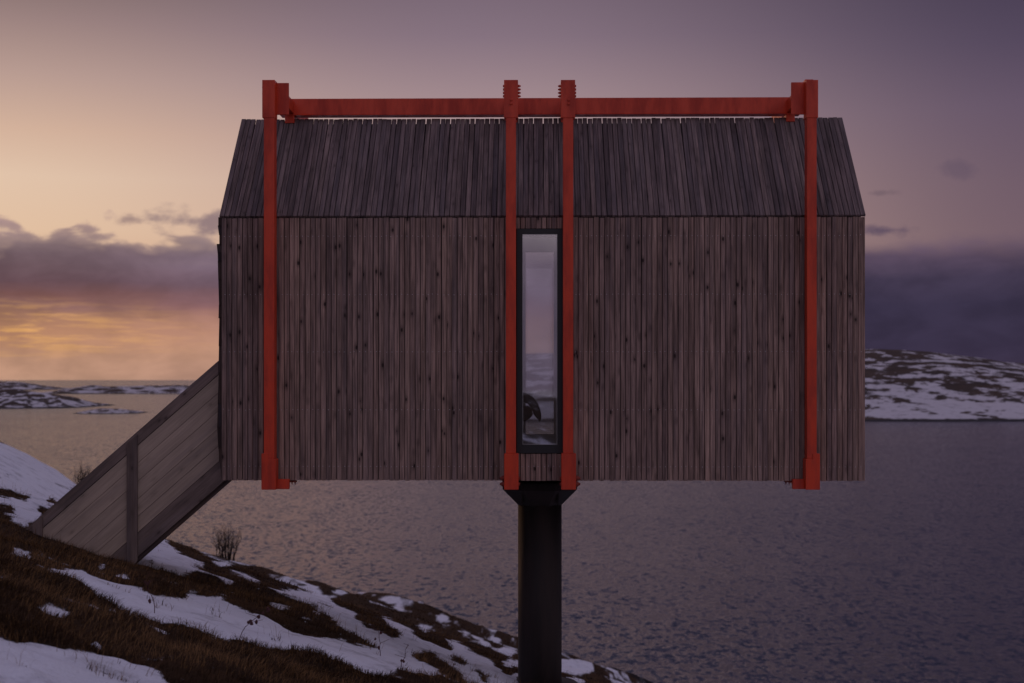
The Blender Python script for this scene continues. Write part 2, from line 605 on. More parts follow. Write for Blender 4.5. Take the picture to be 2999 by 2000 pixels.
def fbm(x, y, octv=4, seed=0, gain=.5):
    s, a, f, n = 0.0, 1.0, 1.0, 0.0
    for i in range(octv):
        s = s + a * perlin(x * f + 13.7 * i, y * f - 7.3 * i, seed + i)
        n += a
        a *= gain
        f *= 2.03
    return s / n * 1.6


def sstep(x, a, b):
    q = np.clip((x - a) / (b - a), 0, 1)
    return q * q * (3 - 2 * q)


def grid_mesh(name, xs, ys, Z, attrs, smooth=True):
    ny, nx = Z.shape
    X, Y = np.meshgrid(xs, ys)
    co = np.stack([X, Y, Z], -1).reshape(-1, 3).astype(np.float32)
    i = np.arange(ny * nx).reshape(ny, nx)
    q = np.stack([i[:-1, :-1], i[:-1, 1:], i[1:, 1:], i[1:, :-1]], -1).reshape(-1, 4).astype(np.int32)
    me = bpy.data.meshes.new(name)
    me.vertices.add(len(co))
    me.vertices.foreach_set('co', co.ravel())
    me.loops.add(q.size)
    me.loops.foreach_set('vertex_index', q.ravel())
    me.polygons.add(len(q))
    me.polygons.foreach_set('loop_start', np.arange(0, q.size, 4, dtype=np.int32))
    me.polygons.foreach_set('use_smooth', np.ones(len(q), dtype=bool))
    me.update(calc_edges=True)
    for k, a in attrs.items():
        at = me.attributes.new(k, 'FLOAT', 'POINT')
        at.data.foreach_set('value', a.ravel().astype(np.float32))
    return me


# ------------------------------------------------------------------ terrain: the hillside the cabin stands on
P = []


def uvd(u, v, d):
    P.append((u * d, d, -v * d))


for x, y in ((0, 0), (-3, 0), (3, 0), (-2.5, 7), (0, 7), (3, 7), (-4.97, 13.8), (-3.7, 13.8), (-2, 13.8), (4, 14), (-7, 10), (7, 8)):
    P.append((x, y, -1.6 - .33 * x - .10 * y))
P += [(.28, 14.4, -3.16), (-4.74, 13.8, -1.56), (-3.68, 13.8, -1.87), (-5.6, 13.8, -1.30)]
for a in ((-.36, .050, 30), (-.31, .0715, 35), (-.242, .1136, 40), (-.211, .127, 45), (-.144, .141, 60), (-.10, .149, 74), (-.057, .1585, 90), (-.03, .178, 80),
          (0, .187, 74), (.038, .195, 72), (.096, .213, 68), (.15, .245, 61),
          (-.242, .121, 32), (-.211, .133, 36), (-.27, .104, 36), (-.18, .139, 46), (-.10, .157, 60), (-.057, .168, 64), (-.03, .180, 62), (0, .191, 60), (.038, .203, 60), (.07, .212, 62), (-.28, .112, 28),
          (-.36, .072, 20), (-.242, .126, 25), (-.144, .153, 35), (-.057, .172, 50), (0, .196, 40), (.096, .222, 40), (0, .206, 24),
          (-.36, .112, 46), (-.31, .140, 50), (-.242, .172, 58), (-.211, .187, 66), (-.144, .177, 80), (-.10, .172, 96), (-.057, .168, 102), (-.02, .19, 92), (0, .196, 84),
          (.038, .20, 82), (.096, .22, 77), (.3, .37, 35), (.2, .31, 40), (.36, .31, 20)):
    uvd(*a)
P += [(-15, 10, 1.9), (-25, 30, 2.2), (-20, 50, -2.5), (-45, 40, 1), (-40, 90, -13), (0, -10, -.9), (-10, -15, 2.4), (10, -15, -4.2),
      (0, -36, -1.3), (20, -40, -6), (-20, -40, 2.5), (40, 0, -13), (40, 30, -15.8), (60, -30, -14), (50, 60, -18), (0, 130, -20), (-60, 130, -20),
      (60, 110, -20), (-80, 60, -12), (-80, 0, 5), (-80, -60, 8), (0, -70, -2), (60, -80, -10), (90, 40, -20), (90, 130, -22), (-90, 130, -20), (20, 100, -19)]
P = np.array(P)


def tps(r2):
    return np.where(r2 > 1e-9, .5 * r2 * np.log(np.maximum(r2, 1e-9)), 0.0)


_n = len(P)
_d2 = ((P[:, None, :2] - P[None, :, :2]) ** 2).sum(-1)
_A = np.zeros((_n + 3, _n + 3))
_A[:_n, :_n] = tps(_d2) + np.eye(_n) * .5
_A[:_n, _n] = 1
_A[:_n, _n + 1:] = P[:, :2]
_A[_n:, :_n] = _A[:_n, _n:].T
_w = np.linalg.solve(_A, np.concatenate([P[:, 2], np.zeros(3)]))


def base_z(x, y):
    z = _w[_n] + _w[_n + 1] * x + _w[_n + 2] * y
    for i in range(_n):
        z = z + _w[i] * tps((x - P[i, 0]) ** 2 + (y - P[i, 1]) ** 2)
    return z


# where the snow lies (outlines in photograph pixels, dropped on to the ground)
SNOW = [
    [(-300, 1200), (0, 1300), (120, 1352), (245, 1410), (75, 1555), (30, 1528), (0, 1515), (-300, 1470)],
    [(25, 1640), (45, 1622), (62, 1620), (82, 1634), (95, 1650), (128, 1650), (60, 1656)],
    [(92, 1680), (150, 1686), (190, 1677), (240, 1682), (300, 1704), (400, 1732), (451, 1756), (489, 1764), (553, 1774), (540, 1752), (556, 1739), (604, 1759), (655, 1769),
     (719, 1802), (770, 1810), (834, 1843), (900, 1866), (977, 1879), (1015, 1891), (1079, 1904), (1112, 1919),
     (1200, 1925), (1240, 1955), (1290, 1985), (1330, 2020), (1257, 1990), (1155, 1978), (1079, 1986), (989, 1955), (898, 1926), (676, 1882), (553, 1848), (476, 1833),
     (400, 1818), (352, 1798), (332, 1781), (293, 1763), (268, 1745), (245, 1727), (204, 1712), (163, 1698)],
    [(390, 1655), (470, 1580), (487, 1592), (545, 1632), (612, 1668), (545, 1660), (590, 1676), (700, 1716), (670, 1724), (630, 1700), (580, 1687), (525, 1693), (480, 1680), (425, 1663)],
    [(570, 1609), (605, 1618), (628, 1630), (590, 1624)],
    [(618, 1648), (660, 1655), (683, 1669), (650, 1672), (630, 1664)],
    [(655, 1678), (720, 1692), (778, 1713), (740, 1708), (690, 1692)],
    [(719, 1712), (775, 1724), (849, 1735), (905, 1740), (951, 1748), (984, 1777), (1053, 1811), (1032, 1815), (1060, 1835), (1105, 1855), (1160, 1880), (1182, 1877), (1150, 1845), (1105, 1808), (1130, 1815),
     (1200, 1850), (1240, 1880), (1300, 1907), (1335, 1903), (1300, 1885), (1330, 1882), (1390, 1918), (1425, 1935), (1450, 1950), (1475, 1975), (1510, 2020), (1440, 2020),
     (1330, 2020), (1290, 1985), (1200, 1940), (1112, 1919), (1020, 1860), (985, 1835), (960, 1805), (910, 1782), (867, 1764), (783, 1731)],
    [(-200, 1880), (0, 1890), (100, 1895), (300, 1932), (430, 1955), (520, 2020), (480, 2100), (-200, 2100)],
    [(94, 1793), (140, 1796), (205, 1815), (212, 1828), (160, 1826), (120, 1812)],
    [(415, 1846), (470, 1852), (508, 1872), (480, 1878), (440, 1862)],
    [(256, 1880), (285, 1884), (308, 1904), (280, 1902)],
    [(280, 1672), (300, 1662), (312, 1672), (305, 1680)],
    [(333, 1692), (358, 1689), (388, 1702), (360, 1706)],
    [(480, 1702), (505, 1712), (550, 1732), (520, 1730)],
    [(666, 1728), (690, 1733), (700, 1738), (675, 1738)], [(668, 1745), (690, 1748), (682, 1754)], [(722, 1733), (760, 1731), (762, 1742), (735, 1738)],
    [(765, 1770), (805, 1775), (850, 1790), (870, 1800), (840, 1795), (800, 1788)], [(900, 1797), (940, 1800), (945, 1812), (915, 1806)], [(880, 1815), (905, 1825), (890, 1828)],
    [(905, 1712), (940, 1711), (935, 1717)], [(955, 1718), (985, 1720), (960, 1724)], [(955, 1732), (1000, 1735), (1025, 1747), (1005, 1748)],
    [(1035, 1728), (1070, 1733), (1060, 1737)], [(1070, 1738), (1110, 1746), (1140, 1745), (1220, 1762), (1205, 1768), (1160, 1758), (1175, 1770), (1130, 1762)],
    [(1115, 1812), (1150, 1830), (1200, 1842), (1150, 1825)], [(1215, 1830), (1240, 1845), (1265, 1870), (1245, 1862)], [(1295, 1836), (1320, 1836), (1300, 1840)],
    [(1345, 1850), (1380, 1858), (1360, 1862)], [(1400, 1880), (1435, 1884), (1420, 1890)], [(1465, 1892), (1500, 1900), (1540, 1925), (1480, 1905)],
    [(1465, 1938), (1530, 1938), (1540, 1968), (1480, 1960)], [(1640, 1932), (1700, 1936), (1738, 1950), (1740, 1975), (1640, 1970)], [(1640, 1988), (1700, 1992), (1720, 2010), (1640, 2010)],
    [(1770, 1975), (1800, 1982), (1790, 1986)], [(1480, 1985), (1600, 1980), (1560, 2030), (1490, 2020)],
]
HEATH = [
    [(-20, 1382), (30, 1386), (48, 1402), (10, 1412), (-20, 1408)], [(-20, 1437), (30, 1436), (60, 1450), (95, 1456), (80, 1474), (30, 1466), (-20, 1456)],
    [(35, 1376), (65, 1388), (76, 1393), (50, 1386)], [(-20, 1480), (25, 1484), (48, 1506), (20, 1515), (-20, 1508)], [(108, 1490), (125, 1486), (140, 1498), (128, 1509), (110, 1504)],
    [(150, 1412), (180, 1420), (206, 1438), (180, 1436)], [(135, 1465), (165, 1460), (160, 1478), (140, 1482)],
    [(1197, 1920), (1225, 1912), (1270, 1920), (1295, 1940), (1330, 1970), (1372, 2010), (1320, 2010), (1280, 1970), (1240, 1955), (1215, 1935)],
    [(1308, 1922), (1335, 1923), (1358, 1938), (1370, 1955), (1340, 1945)], [(1308, 1938), (1325, 1945), (1347, 1967), (1325, 1955)],
    [(1373, 1964), (1400, 1972), (1440, 2005), (1415, 2000), (1395, 1982)], [(1190, 1870), (1215, 1878), (1200, 1877)], [(1176, 1892), (1196, 1900), (1185, 1899)], [(1180, 1941), (1197, 1950), (1187, 1948)],
    [(1032, 1814), (1058, 1815), (1100, 1833), (1140, 1850), (1178, 1878), (1150, 1878), (1100, 1852), (1060, 1832)],
    [(480, 1588), (505, 1602), (550, 1630), (530, 1628), (508, 1612)],
    [(905, 1752), (940, 1772), (985, 1796), (960, 1788)],
    [(432, 1654), (450, 1656), (455, 1664), (440, 1664)], [(462, 1664), (488, 1676), (470, 1672)],
]
RX0, RX1, RY0, RY1, RS = -320, 3320, 1180, 2120, 4
_gx = np.arange(RX0, RX1, RS)
_gy = np.arange(RY0, RY1, RS)
_GX, _GY = np.meshgrid(_gx, _gy)


def in_poly(poly, X, Y):
    r = np.zeros(X.shape, bool)
    n = len(poly)
    j = n - 1
    for i in range(n):
        xi, yi = poly[i]
        xj, yj = poly[j]
        if yi != yj:
            c = ((yi > Y) != (yj > Y)) & (X < (xj - xi) * (Y - yi) / (yj - yi) + xi)
            r ^= c
        j = i
    return r


_mask = np.zeros(_GX.shape)
for pl in SNOW:
    _mask[in_poly(pl, _GX, _GY)] = 1
for pl in HEATH:
    _mask[in_poly(pl, _GX, _GY)] = 0
for _ in range(4):
    _q = np.pad(_mask, 1, mode='edge')
    _mask = (_q[:-2, 1:-1] + _q[2:, 1:-1] + _q[1:-1, :-2] + _q[1:-1, 2:] + 2 * _q[1:-1, 1:-1]) / 6


def snow_at(x, y, z):
    """snow cover 0..1 at ground points (z relative to the camera)"""
    yy = np.maximum(y, .5)
    px = CX + F * x / yy
    py = CY - F * z / yy
    ix = np.clip((px - RX0) / RS, 0, len(_gx) - 1.001)
    iy = np.clip((py - RY0) / RS, 0, len(_gy) - 1.001)
    i, j = ix.astype(int), iy.astype(int)
    fx, fy = ix - i, iy - j
    mk = (_mask[j, i] * (1 - fx) + _mask[j, i + 1] * fx) * (1 - fy) + (_mask[j + 1, i] * (1 - fx) + _mask[j + 1, i + 1] * fx) * fy
    inside = sstep(px, -300, -120) * sstep(px, 2300, 2000) * sstep(py, 2110, 2050) * (y > 3)
    wild = sstep(fbm(x * .09, y * .14, 5, 5), -.10, .10)
    n = (fbm(x * .9, y * .9, 4, 9) * .35 + fbm(x * 3.5, y * 3.5, 4, 19) * .75) * np.clip(12 / np.maximum(y, 6), .2, 1)
    wild = np.where(y < 1, np.clip(wild - sstep(y, 1, -6) * .8, 0, 1), wild)
    n = n + sstep(y, 18, 30) * np.maximum(fbm(x * .9 + y * .05, y * .16, 5, 29, .6) * 1.6, -.10) + .16 * sstep(y, 16, 24)
    return np.clip(mk * inside + wild * (1 - inside) + n, 0, 1)


def nonuni(lo, f0, f1, hi, step, g):
    a = list(np.arange(f0, f1, step))
    s, q, left = step, f0, []
    while q > lo:
        s *= g
        q -= s
        left.append(q)
    s, q, right = step, a[-1], []
    while q < hi:
        s *= g
        q += s
        right.append(q)
    return np.array(left[::-1] + a + right)


txs = nonuni(-100, -8.5, 4.5, 100, .042, 1.045)
tys = nonuni(-90, 6.0, 19.0, 135, .05, 1.028)
TX, TY = np.meshgrid(txs, tys)
TZ0 = base_z(TX, TY)
TS = snow_at(TX, TY, TZ0)
dist = np.hypot(TX, TY)
near = np.clip(14 / np.maximum(dist, 7), 0, 1.6)
TZ = TZ0 + (1 - TS) * (.07 * fbm(TX * 2.2, TY * 2.2, 4, 21) + .07 * fbm(TX * .9, TY * .9, 2, 23) + .03) * np.minimum(near, 1.2)
TZ += TS * (.05 * fbm(TX * 1.0, TY * 1.3, 3, 31) + .022 * fbm(TX * 3.2, TY * 3.2, 3, 33) + .03)
far_w = sstep(dist, 22, 50)
TZ += far_w * ((1 - TS) * .30 * fbm(TX * .22, TY * .22, 4, 41) + .10 * fbm(TX * .10, TY * .10, 3, 45))
TZ += sstep(TZ + H, 4.5, 1.5) * sstep(dist, 40, 60) * .45 * (np.abs(fbm(TX * .22, TY * .16, 4, 55)) - .12)      # ledges by the water
TZW = TZ + H
# bare rock near the water line
ROCK = sstep(TZW + .45 * fbm(TX * .3, TY * .3, 3, 51), 1.5, .5)
TSn = TS * (1 - sstep(TZW + .3 * fbm(TX * .25, TY * .25, 3, 52), 1.1, .5))
gm = grid_mesh('ground', txs, tys, TZW, {'snow': TSn, 'rock': ROCK})
ground = obj('ground', gm, 'land')
tag(ground, 'snow-streaked heath hillside falling to the shore below the cabin', 'hillside', kind='structure')


def ground_z(x, y):
    """bilinear height of the finished hillside"""
    i = np.clip(np.searchsorted(txs, x) - 1, 0, len(txs) - 2)
    j = np.clip(np.searchsorted(tys, y) - 1, 0, len(tys) - 2)
    fx = (x - txs[i]) / (txs[i + 1] - txs[i])
    fy = (y - tys[j]) / (tys[j + 1] - tys[j])
    return (TZW[j, i] * (1 - fx) + TZW[j, i + 1] * fx) * (1 - fy) + (TZW[j + 1, i] * (1 - fx) + TZW[j + 1, i + 1] * fx) * fy


# ------------------------------------------------------------------ sea
sm = MB()
R_ = 60000.0
sm.add([(-R_, -2000, 0), (R_, -2000, 0), (R_, R_, 0), (-R_, R_, 0)], [(0, 1, 2, 3)])
sea = obj('sea', sm.mesh('sea'), 'sea')
tag(sea, 'rippled dusk sea reaching to the horizon', 'sea', kind='structure')


# ------------------------------------------------------------------ far land
def px2x(px, d):
    return (px - CX) / F * d


def far_land(name, label, prof, d0, d1, crest, seed, thr, amp, nx=260, ny=110, streak=(1, 1), skew=1.0):
    """prof: (photo x, photo y of the skyline); d0 shore distance, crest distance, d1 back shore"""
    pxs = np.array([a for a, _ in prof])
    pys = np.array([b for _, b in prof])
    hts = H + (CY - pys) / F * crest
    xs = np.linspace(px2x(pxs[0], crest), px2x(pxs[-1], crest), nx)
    ys = np.linspace(d0 - 6, d1, ny)
    X, Y = np.meshgrid(xs, ys)
    hh = np.interp(xs, px2x(pxs, crest), hts)[None, :]
    shore = d0 + 9 * fbm(X[0] * .02, X[0] * 0 + seed, 3, seed)[None, :] * min(1, (crest - d0) / 60)
    r = np.clip((Y - shore) / np.maximum(crest - shore, 1), 0, 1)
    b = np.clip((d1 - Y) / (d1 - crest), 0, 1)
    prof_r = np.where(Y < crest, r ** skew * (1.25 - .25 * r), sstep(b, 0, 1))
    Z = hh * prof_r
    sc = (crest - d0)
    nse = fbm(X * 5 / sc, Y * 4 / sc, 5, seed + 2)
    Z = Z + amp * nse * np.clip(prof_r * 3, 0, 1) * np.clip(1.2 - prof_r, 0.15, 1)
    Z = Z - 1.0 * (r <= 0) - .3
    s = .55 * fbm(X * streak[0], Y * streak[1], 5, seed + 7) + 1.0 * fbm(X * streak[0] * 3.2, Y * streak[1] * 1.7, 5, seed + 9, .6)
    hi_ = Z / max(hts.max(), 1)
    sn = np.clip(.5 + (s + thr - hi_ * .25) * 1.6, 0, 1)
    sn = np.clip(sn + (.38 * sstep(Z, 8.0, 5.0) if name == 'hill' else .08), 0, 1)
    sn = sn * sstep(Z, .12 * amp, .35 * amp + .25)
    rk = sstep(Z, .9, .35)
    o = obj(name, grid_mesh(name, xs, ys, Z, {'snow': sn, 'rock': rk}), 'far_land')
    tag(o, label, 'island', kind='structure')
    return o


hill = far_land('hill', 'low snow-dusted hill across the water right of the cabin',
                [(1060, 1128), (1140, 1100), (1260, 1056), (1400, 1037), (1600, 1031), (1900, 1029), (2200, 1026), (2450, 1024), (2560, 1021), (2640, 1022), (2720, 1028), (2800, 1038), (2880, 1049),
                 (2940, 1060), (2999, 1064), (3080, 1058), (3200, 1062), (3400, 1085), (3600, 1116)],
                506, 900, 720, 61, .06, 3.2, 520, 200, streak=(.028, .05))
far_land('island', 'snow-streaked island nearest the left edge of the sea', [(-420, 1170), (-250, 1140), (-100, 1131), (0, 1137), (45, 1139), (120, 1148), (190, 1158), (245, 1178), (288, 1194), (310, 1206)],
         742, 860, 790, 71, .0, 1.6, 260, 80, streak=(.045, .07))
far_land('island', 'small flat islet off the left island with snowy right end', [(205, 1216), (222, 1210), (250, 1201), (290, 1194), (340, 1195), (380, 1199), (410, 1205), (436, 1210), (450, 1215)],
         622, 668, 642, 81, .14, .6, 140, 50, streak=(.12, .18))
far_land('island', 'long low far island beneath the left horizon', [(130, 1156), (160, 1146), (205, 1137), (240, 1131), (268, 1127), (300, 1131), (360, 1130), (420, 1129), (470, 1128), (520, 1127), (570, 1130), (640, 1134), (760, 1140), (860, 1156)],
         1500, 1760, 1600, 91, .06, 2.0, 320, 70, streak=(.020, .03))
far_land('island', 'low brown island on the far left under the horizon', [(-400, 1140), (-200, 1120), (-60, 1115), (0, 1117), (45, 1118), (80, 1123), (115, 1132), (150, 1138), (215, 1141), (240, 1146)],
         2050, 2400, 2200, 99, -.02, 2.0, 240, 60, streak=(.016, .025))

# ------------------------------------------------------------------ the cabin
A_ = math.atan(70 / F)                         # the cabin is turned a degree from the camera
CA, SA = math.cos(A_), math.sin(A_)
D0 = 13.43
C0 = (.271, D0)


def loc(px, py, Y=0.0):
    """photograph pixel -> cabin X and height over the camera, on the plane Y behind the front wall"""
    u = (px - CX) / F
    X = (u * (D0 + Y * CA) - C0[0] - Y * SA) / (CA + u * SA)
    d = D0 - X * SA + Y * CA
    return X, -(py - CY) / F * d


Z_BOT, Z_EAVE, Z_RIDGE, Y_RIDGE = -.951, 1.541, 2.663, 1.01
XL, XR = -3.02, 3.03
DEP = 2.02
base = H + Z_BOT                                # empties sit at the base
cabin = thing('cabin', (C0[0], C0[1], base), -A_, 'weathered timber-clad gabled cabin raised on a dark column above the sea', 'cabin')


def zz(z):
    return z - Z_BOT                            # height over the camera -> local


def board_mesh(name, wid, thick, ln, ch=.003):
    m_ = MB()
    w2 = wid / 2
    prof = [(-w2 + ch, -thick), (w2 - ch, -thick), (w2, -thick + ch), (w2, 0), (-w2, 0), (-w2, -thick + ch)]
    n = len(prof)
    vs = [(x, y, 0) for x, y in prof] + [(x, y, ln) for x, y in prof]
    fs = [tuple(range(n)), tuple(range(2 * n - 1, n - 1, -1))] + [(i + n, (i + 1) % n + n, (i + 1) % n, i) for i in range(n)]
    m_.add(vs, fs)
    return m_.mesh(name)


wx0, wzt = loc(1513, 671)
wx1, wzb = loc(1650, 1327)
NB = 122
pitch = (XR - XL) / NB
bw = pitch - .0052
wall_len = Z_EAVE - .012 - Z_BOT
# wall backing with the window opening, pale inside
fw = MB()
yb0, yb1 = .001, .035
for x0, x1, z0, z1 in ((XL + .02, wx0, Z_BOT + .02, Z_EAVE), (wx1, XR - .02, Z_BOT + .02, Z_EAVE), (wx0, wx1, Z_BOT + .02, wzb), (wx0, wx1, wzt, Z_EAVE)):
    fw.box(x0, x1, yb0, yb1, zz(z0), zz(z1))
front_wall = obj('front_wall', fw.mesh('front_wall'), 'felt', cabin)
meshes = {'full': board_mesh('wall_board', bw, .022, wall_len), 'top': board_mesh('wall_board_short', bw, .022, Z_EAVE - .012 - wzt - .004),
          'low': board_mesh('wall_board_stub', bw, .022, wzb - .004 - Z_BOT)}
for i in range(NB):
    x = XL + (i + .5) * pitch + random.uniform(-.0012, .0012)
    yy = random.uniform(-.0015, .002)
    rz = random.gauss(0, .012)
    if x + bw / 2 < wx0 + .006 or x - bw / 2 > wx1 - .006:
        obj('wall_board', meshes['full'], 'wall_wood', front_wall, (x, yy, random.uniform(-.003, .003)), (0, random.gauss(0, .0006), rz))
    else:
        obj('wall_board', meshes['top'], 'wall_wood', front_wall, (x, yy, zz(wzt) + .004), (0, 0, rz))
        obj('wall_board', meshes['low'], 'wall_wood', front_wall, (x, yy, random.uniform(-.003, .003)), (0, 0, rz))
nails = MB()
for i in range(NB):
    x = XL + (i + .5) * pitch
    for py in (691, 862, 1030, 1200, 1366):
        z = zz(loc(1500, py, -.024)[1]) + random.gauss(0, .002)
        if wx0 - .03 < x < wx1 + .03 and wzb - .02 < z + Z_BOT < wzt + .02:
            continue
        xx = x + random.gauss(0, .004)
        nails.add([(xx + .0035 * math.cos(q * math.pi / 3), -.0262, z + .0035 * math.sin(q * math.pi / 3)) for q in range(6)], [tuple(range(6))])
no = obj('nail_heads', nails.mesh('nail_heads'), 'nail', front_wall)
no['kind'] = 'stuff'
# rear wall, end walls, floor and roof shell
rw = MB()
fwx0, fwzt = loc(1537, 735, 1.96)
fwx1, fwzb = loc(1624, 1274, 1.96)
for x0, x1, z0, z1 in ((XL + .02, fwx0, Z_BOT + .02, Z_EAVE), (fwx1, XR - .02, Z_BOT + .02, Z_EAVE), (fwx0, fwx1, Z_BOT + .02, fwzb), (fwx0, fwx1, fwzt, Z_EAVE)):
    rw.box(x0, x1, DEP - .06, DEP - .02, zz(z0), zz(z1))
rear_wall = obj('rear_wall', rw.mesh('rear_wall'), 'lining', cabin)
for i in range(NB):
    x = XL + (i + .5) * pitch
    if x + bw / 2 < fwx0 + .006 or x - bw / 2 > fwx1 - .006:
        obj('wall_board', meshes['full'], 'wall_wood', rear_wall, (x, DEP - .018, 0), (0, 0, math.pi))
# pale lining on the inside of the front wall and under the roof
li = MB()
for x0, x1, z0, z1 in ((XL + .05, wx0, -.72, Z_EAVE), (wx1, XR - .05, -.72, Z_EAVE), (wx0, wx1, -.72, wzb), (wx0, wx1, wzt, Z_EAVE)):
    li.box(x0, x1, yb1 + .002, yb1 + .02, zz(z0), zz(z1))
obj('wall_lining', li.mesh('wall_lining'), 'lining', cabin)
fl = MB().box(XL + .03, XR - .03, .037, DEP - .062, zz(Z_BOT + .006), zz(-.74))
obj('floor', fl.mesh('floor'), 'felt', cabin)
fl = MB().box(XL + .05, XR - .05, .058, DEP - .062, zz(-.737), zz(-.72))
obj('floor_boards', fl.mesh('floor_boards'), 'lining', cabin)


def slope_pts(s, off):
    """front roof slope, s = 0 eave .. 1 ridge, off = offset along the outward normal"""
    y = -.03 + s * (Y_RIDGE + .03)
    z = Z_EAVE + s * (Z_RIDGE - Z_EAVE)
    th = math.atan2(Y_RIDGE + .03, Z_RIDGE - Z_EAVE)
    return y - off * math.cos(th), z + off * math.sin(th)


TH = math.atan2(Y_RIDGE + .03, Z_RIDGE - Z_EAVE)
SL = math.hypot(Y_RIDGE + .03, Z_RIDGE - Z_EAVE)
rf = MB()
for sgn in (1, -1):
    p = [slope_pts(.01, -.026), slope_pts(.955, -.026), slope_pts(.955, -.07), slope_pts(.04, -.07)]
    p = [((y if sgn == 1 else DEP - y), zz(z)) for y, z in p]
    rf.prism_x(p, XL + .02, XR - .02)
roof = obj('roof', rf.mesh('roof'), 'felt', cabin)
roof_mesh = [board_mesh('roof_board', bw + .0004, .024, SL - .029 + q) for q in (-.006, -.003, .0, .003)]
for i in range(NB + 1):
    x = XL - .022 + (i + .5) * (XR - XL + .044) / (NB + 1) + random.uniform(-.001, .001)
    y0, z0 = slope_pts(0, -.024 + random.uniform(-.001, .003))
    obj('roof_board', random.choice(roof_mesh), 'roof_wood', roof, (x, y0, zz(z0) + .008), (-TH, random.gauss(0, .0007), random.gauss(0, .0015)))
for i in range(NB + 1):
    x = XL - .022 + (i + .5) * (XR - XL + .044) / (NB + 1)
    y0, z0 = slope_pts(0, -.024)
    o = obj('roof_board', roof_mesh[0], 'roof_wood', roof, (x, DEP - y0 + .03, zz(z0) - .03), (0, 0, 0))
    o.rotation_euler = (Matrix.Rotation(math.pi, 3, 'Z') @ Matrix.Rotation(-TH, 3, 'X')).to_euler()

# left gable: dark core with rough slabs hung on it, right gable: unseen, glazing added to light the room
pent = [(.03, Z_BOT + .01), (DEP - .03, Z_BOT + .01), (DEP - .03, Z_EAVE - .02), (Y_RIDGE, Z_RIDGE - .13), (.03, Z_EAVE - .02)]
gb = MB().prism_x([(y, zz(z)) for y, z in pent], XL + .005, XL + .045)
gable = obj('gable_wall', gb.mesh('gable_wall'), 'felt', cabin)
slab_rows = [(636, 660, 639, 639), (660, 684, 637.5, 641), (684, 716, 642, 642), (714, 738, 634.2, 637), (738, 764, 637, 638), (764, 817, 637.4, 639), (817, 893, 639, 641), (893, 928, 640.5, 639.5),
             (928, 1010, 642, 640), (1010, 1090, 641, 639), (1090, 1180, 640, 637.5), (1180, 1250, 638, 635.5), (1250, 1310, 635.5, 639), (1310, 1360, 639, 645), (1360, 1400, 645, 648)]
for y0, y1, xa, xb in slab_rows:
    (Xa, Za), (Xb, Zb) = loc(xa, y0, .03), loc(xb, y1, .03)
    mbq = MB()
    ys_ = (.035, .30, .72, 1.2, 1.65, DEP - .035)
    vs, fs = [], []
    for yk in ys_:
        ja, jb = (0, 0) if yk == ys_[0] else (random.uniform(0, .02), random.uniform(0, .02))
        vs += [(Xa + ja, yk, zz(Za)), (XL + .004, yk, zz(Za)), (XL + .004, yk, zz(Zb) - .012), (Xb + jb, yk, zz(Zb) - .012)]
    for k in range(len(ys_) - 1):
        for q in range(4):
            fs.append((4 * k + q, 4 * k + (q + 1) % 4, 4 * k + 4 + (q + 1) % 4, 4 * k + 4 + q))
    fs += [(0, 1, 2, 3), tuple(4 * (len(ys_) - 1) + q for q in (3, 2, 1, 0))]
    mbq.add(vs, fs)
    obj('cladding_slab', mbq.mesh('cladding_slab'), 'bark_slab', gable)
ge = MB()
for y0, y1, z0, z1 in ((.03, .12, Z_BOT + .01, Z_EAVE - .02), (DEP - .12, DEP - .03, Z_BOT + .01, Z_EAVE - .02), (.12, DEP - .12, Z_BOT + .01, -.70), (.12, DEP - .12, Z_EAVE - .12, Z_EAVE - .02)):
    ge.box(XR - .06, XR - .008, y0, y1, zz(z0), zz(z1))
ge.prism_x([(.05, zz(Z_EAVE - .02)), (DEP - .05, zz(Z_EAVE - .02)), (Y_RIDGE, zz(Z_RIDGE - .14))], XR - .06, XR - .008)
gw = obj('added_gable_window', ge.mesh('added_gable_window'), 'black', cabin)
obj('pane', MB().box(XR - .04, XR - .03, .12, DEP - .12, zz(-.70), zz(Z_EAVE - .12)).mesh('pane'), 'glass', gw)
obj('corner_board', MB().box(XR + .001, XR + .02, .0, .03, 0, zz(Z_EAVE - .01)).mesh('corner_board', .002), 'wall_wood', cabin)


# the tall window and its twin in the rear wall
def window(o0, o1, zt, zb, g0, g1, gzt, gzb, y0, y1, yg, name):
    f_ = MB()
    for x0, x1, za, zb_ in ((o0, g0, zb, zt), (g1, o1, zb, zt), (g0, g1, zb, gzb), (g0, g1, gzt, zt)):
        f_.box(x0, x1, y0, y1, zz(za), zz(zb_))
    fo = obj(name, f_.mesh(name), 'black', cabin)
    sp = MB()
    q = .008
    for x0, x1, za, zb_ in ((g0, g0 + q, gzb, gzt), (g1 - q, g1, gzb, gzt), (g0 + q, g1 - q, gzb, gzb + q), (g0 + q, g1 - q, gzt - q, gzt)):
        sp.box(x0, x1, yg - .002, yg + .03, zz(za), zz(zb_))
    obj('spacer_bar', sp.mesh('spacer_bar'), 'lining', fo)
    obj('pane', MB().box(g0 + .001, g1 - .001, yg - .004, yg + .002, zz(gzb) + .001, zz(gzt) - .001).mesh('pane'), 'glass', fo)
    return fo


gx0, gzt = loc(1530, 686)
gx1, gzb = loc(1632, 1302)
window(wx0 + .001, wx1 - .001, wzt - .001, wzb + .001, gx0, gx1, gzt, gzb, -.03, .05, -.005, 'window')
window(fwx0 - .06, fwx1 + .06, fwzt + .06, fwzb - .06, fwx0, fwx1, fwzt, fwzb, DEP - .018, DEP + .03, DEP, 'window')

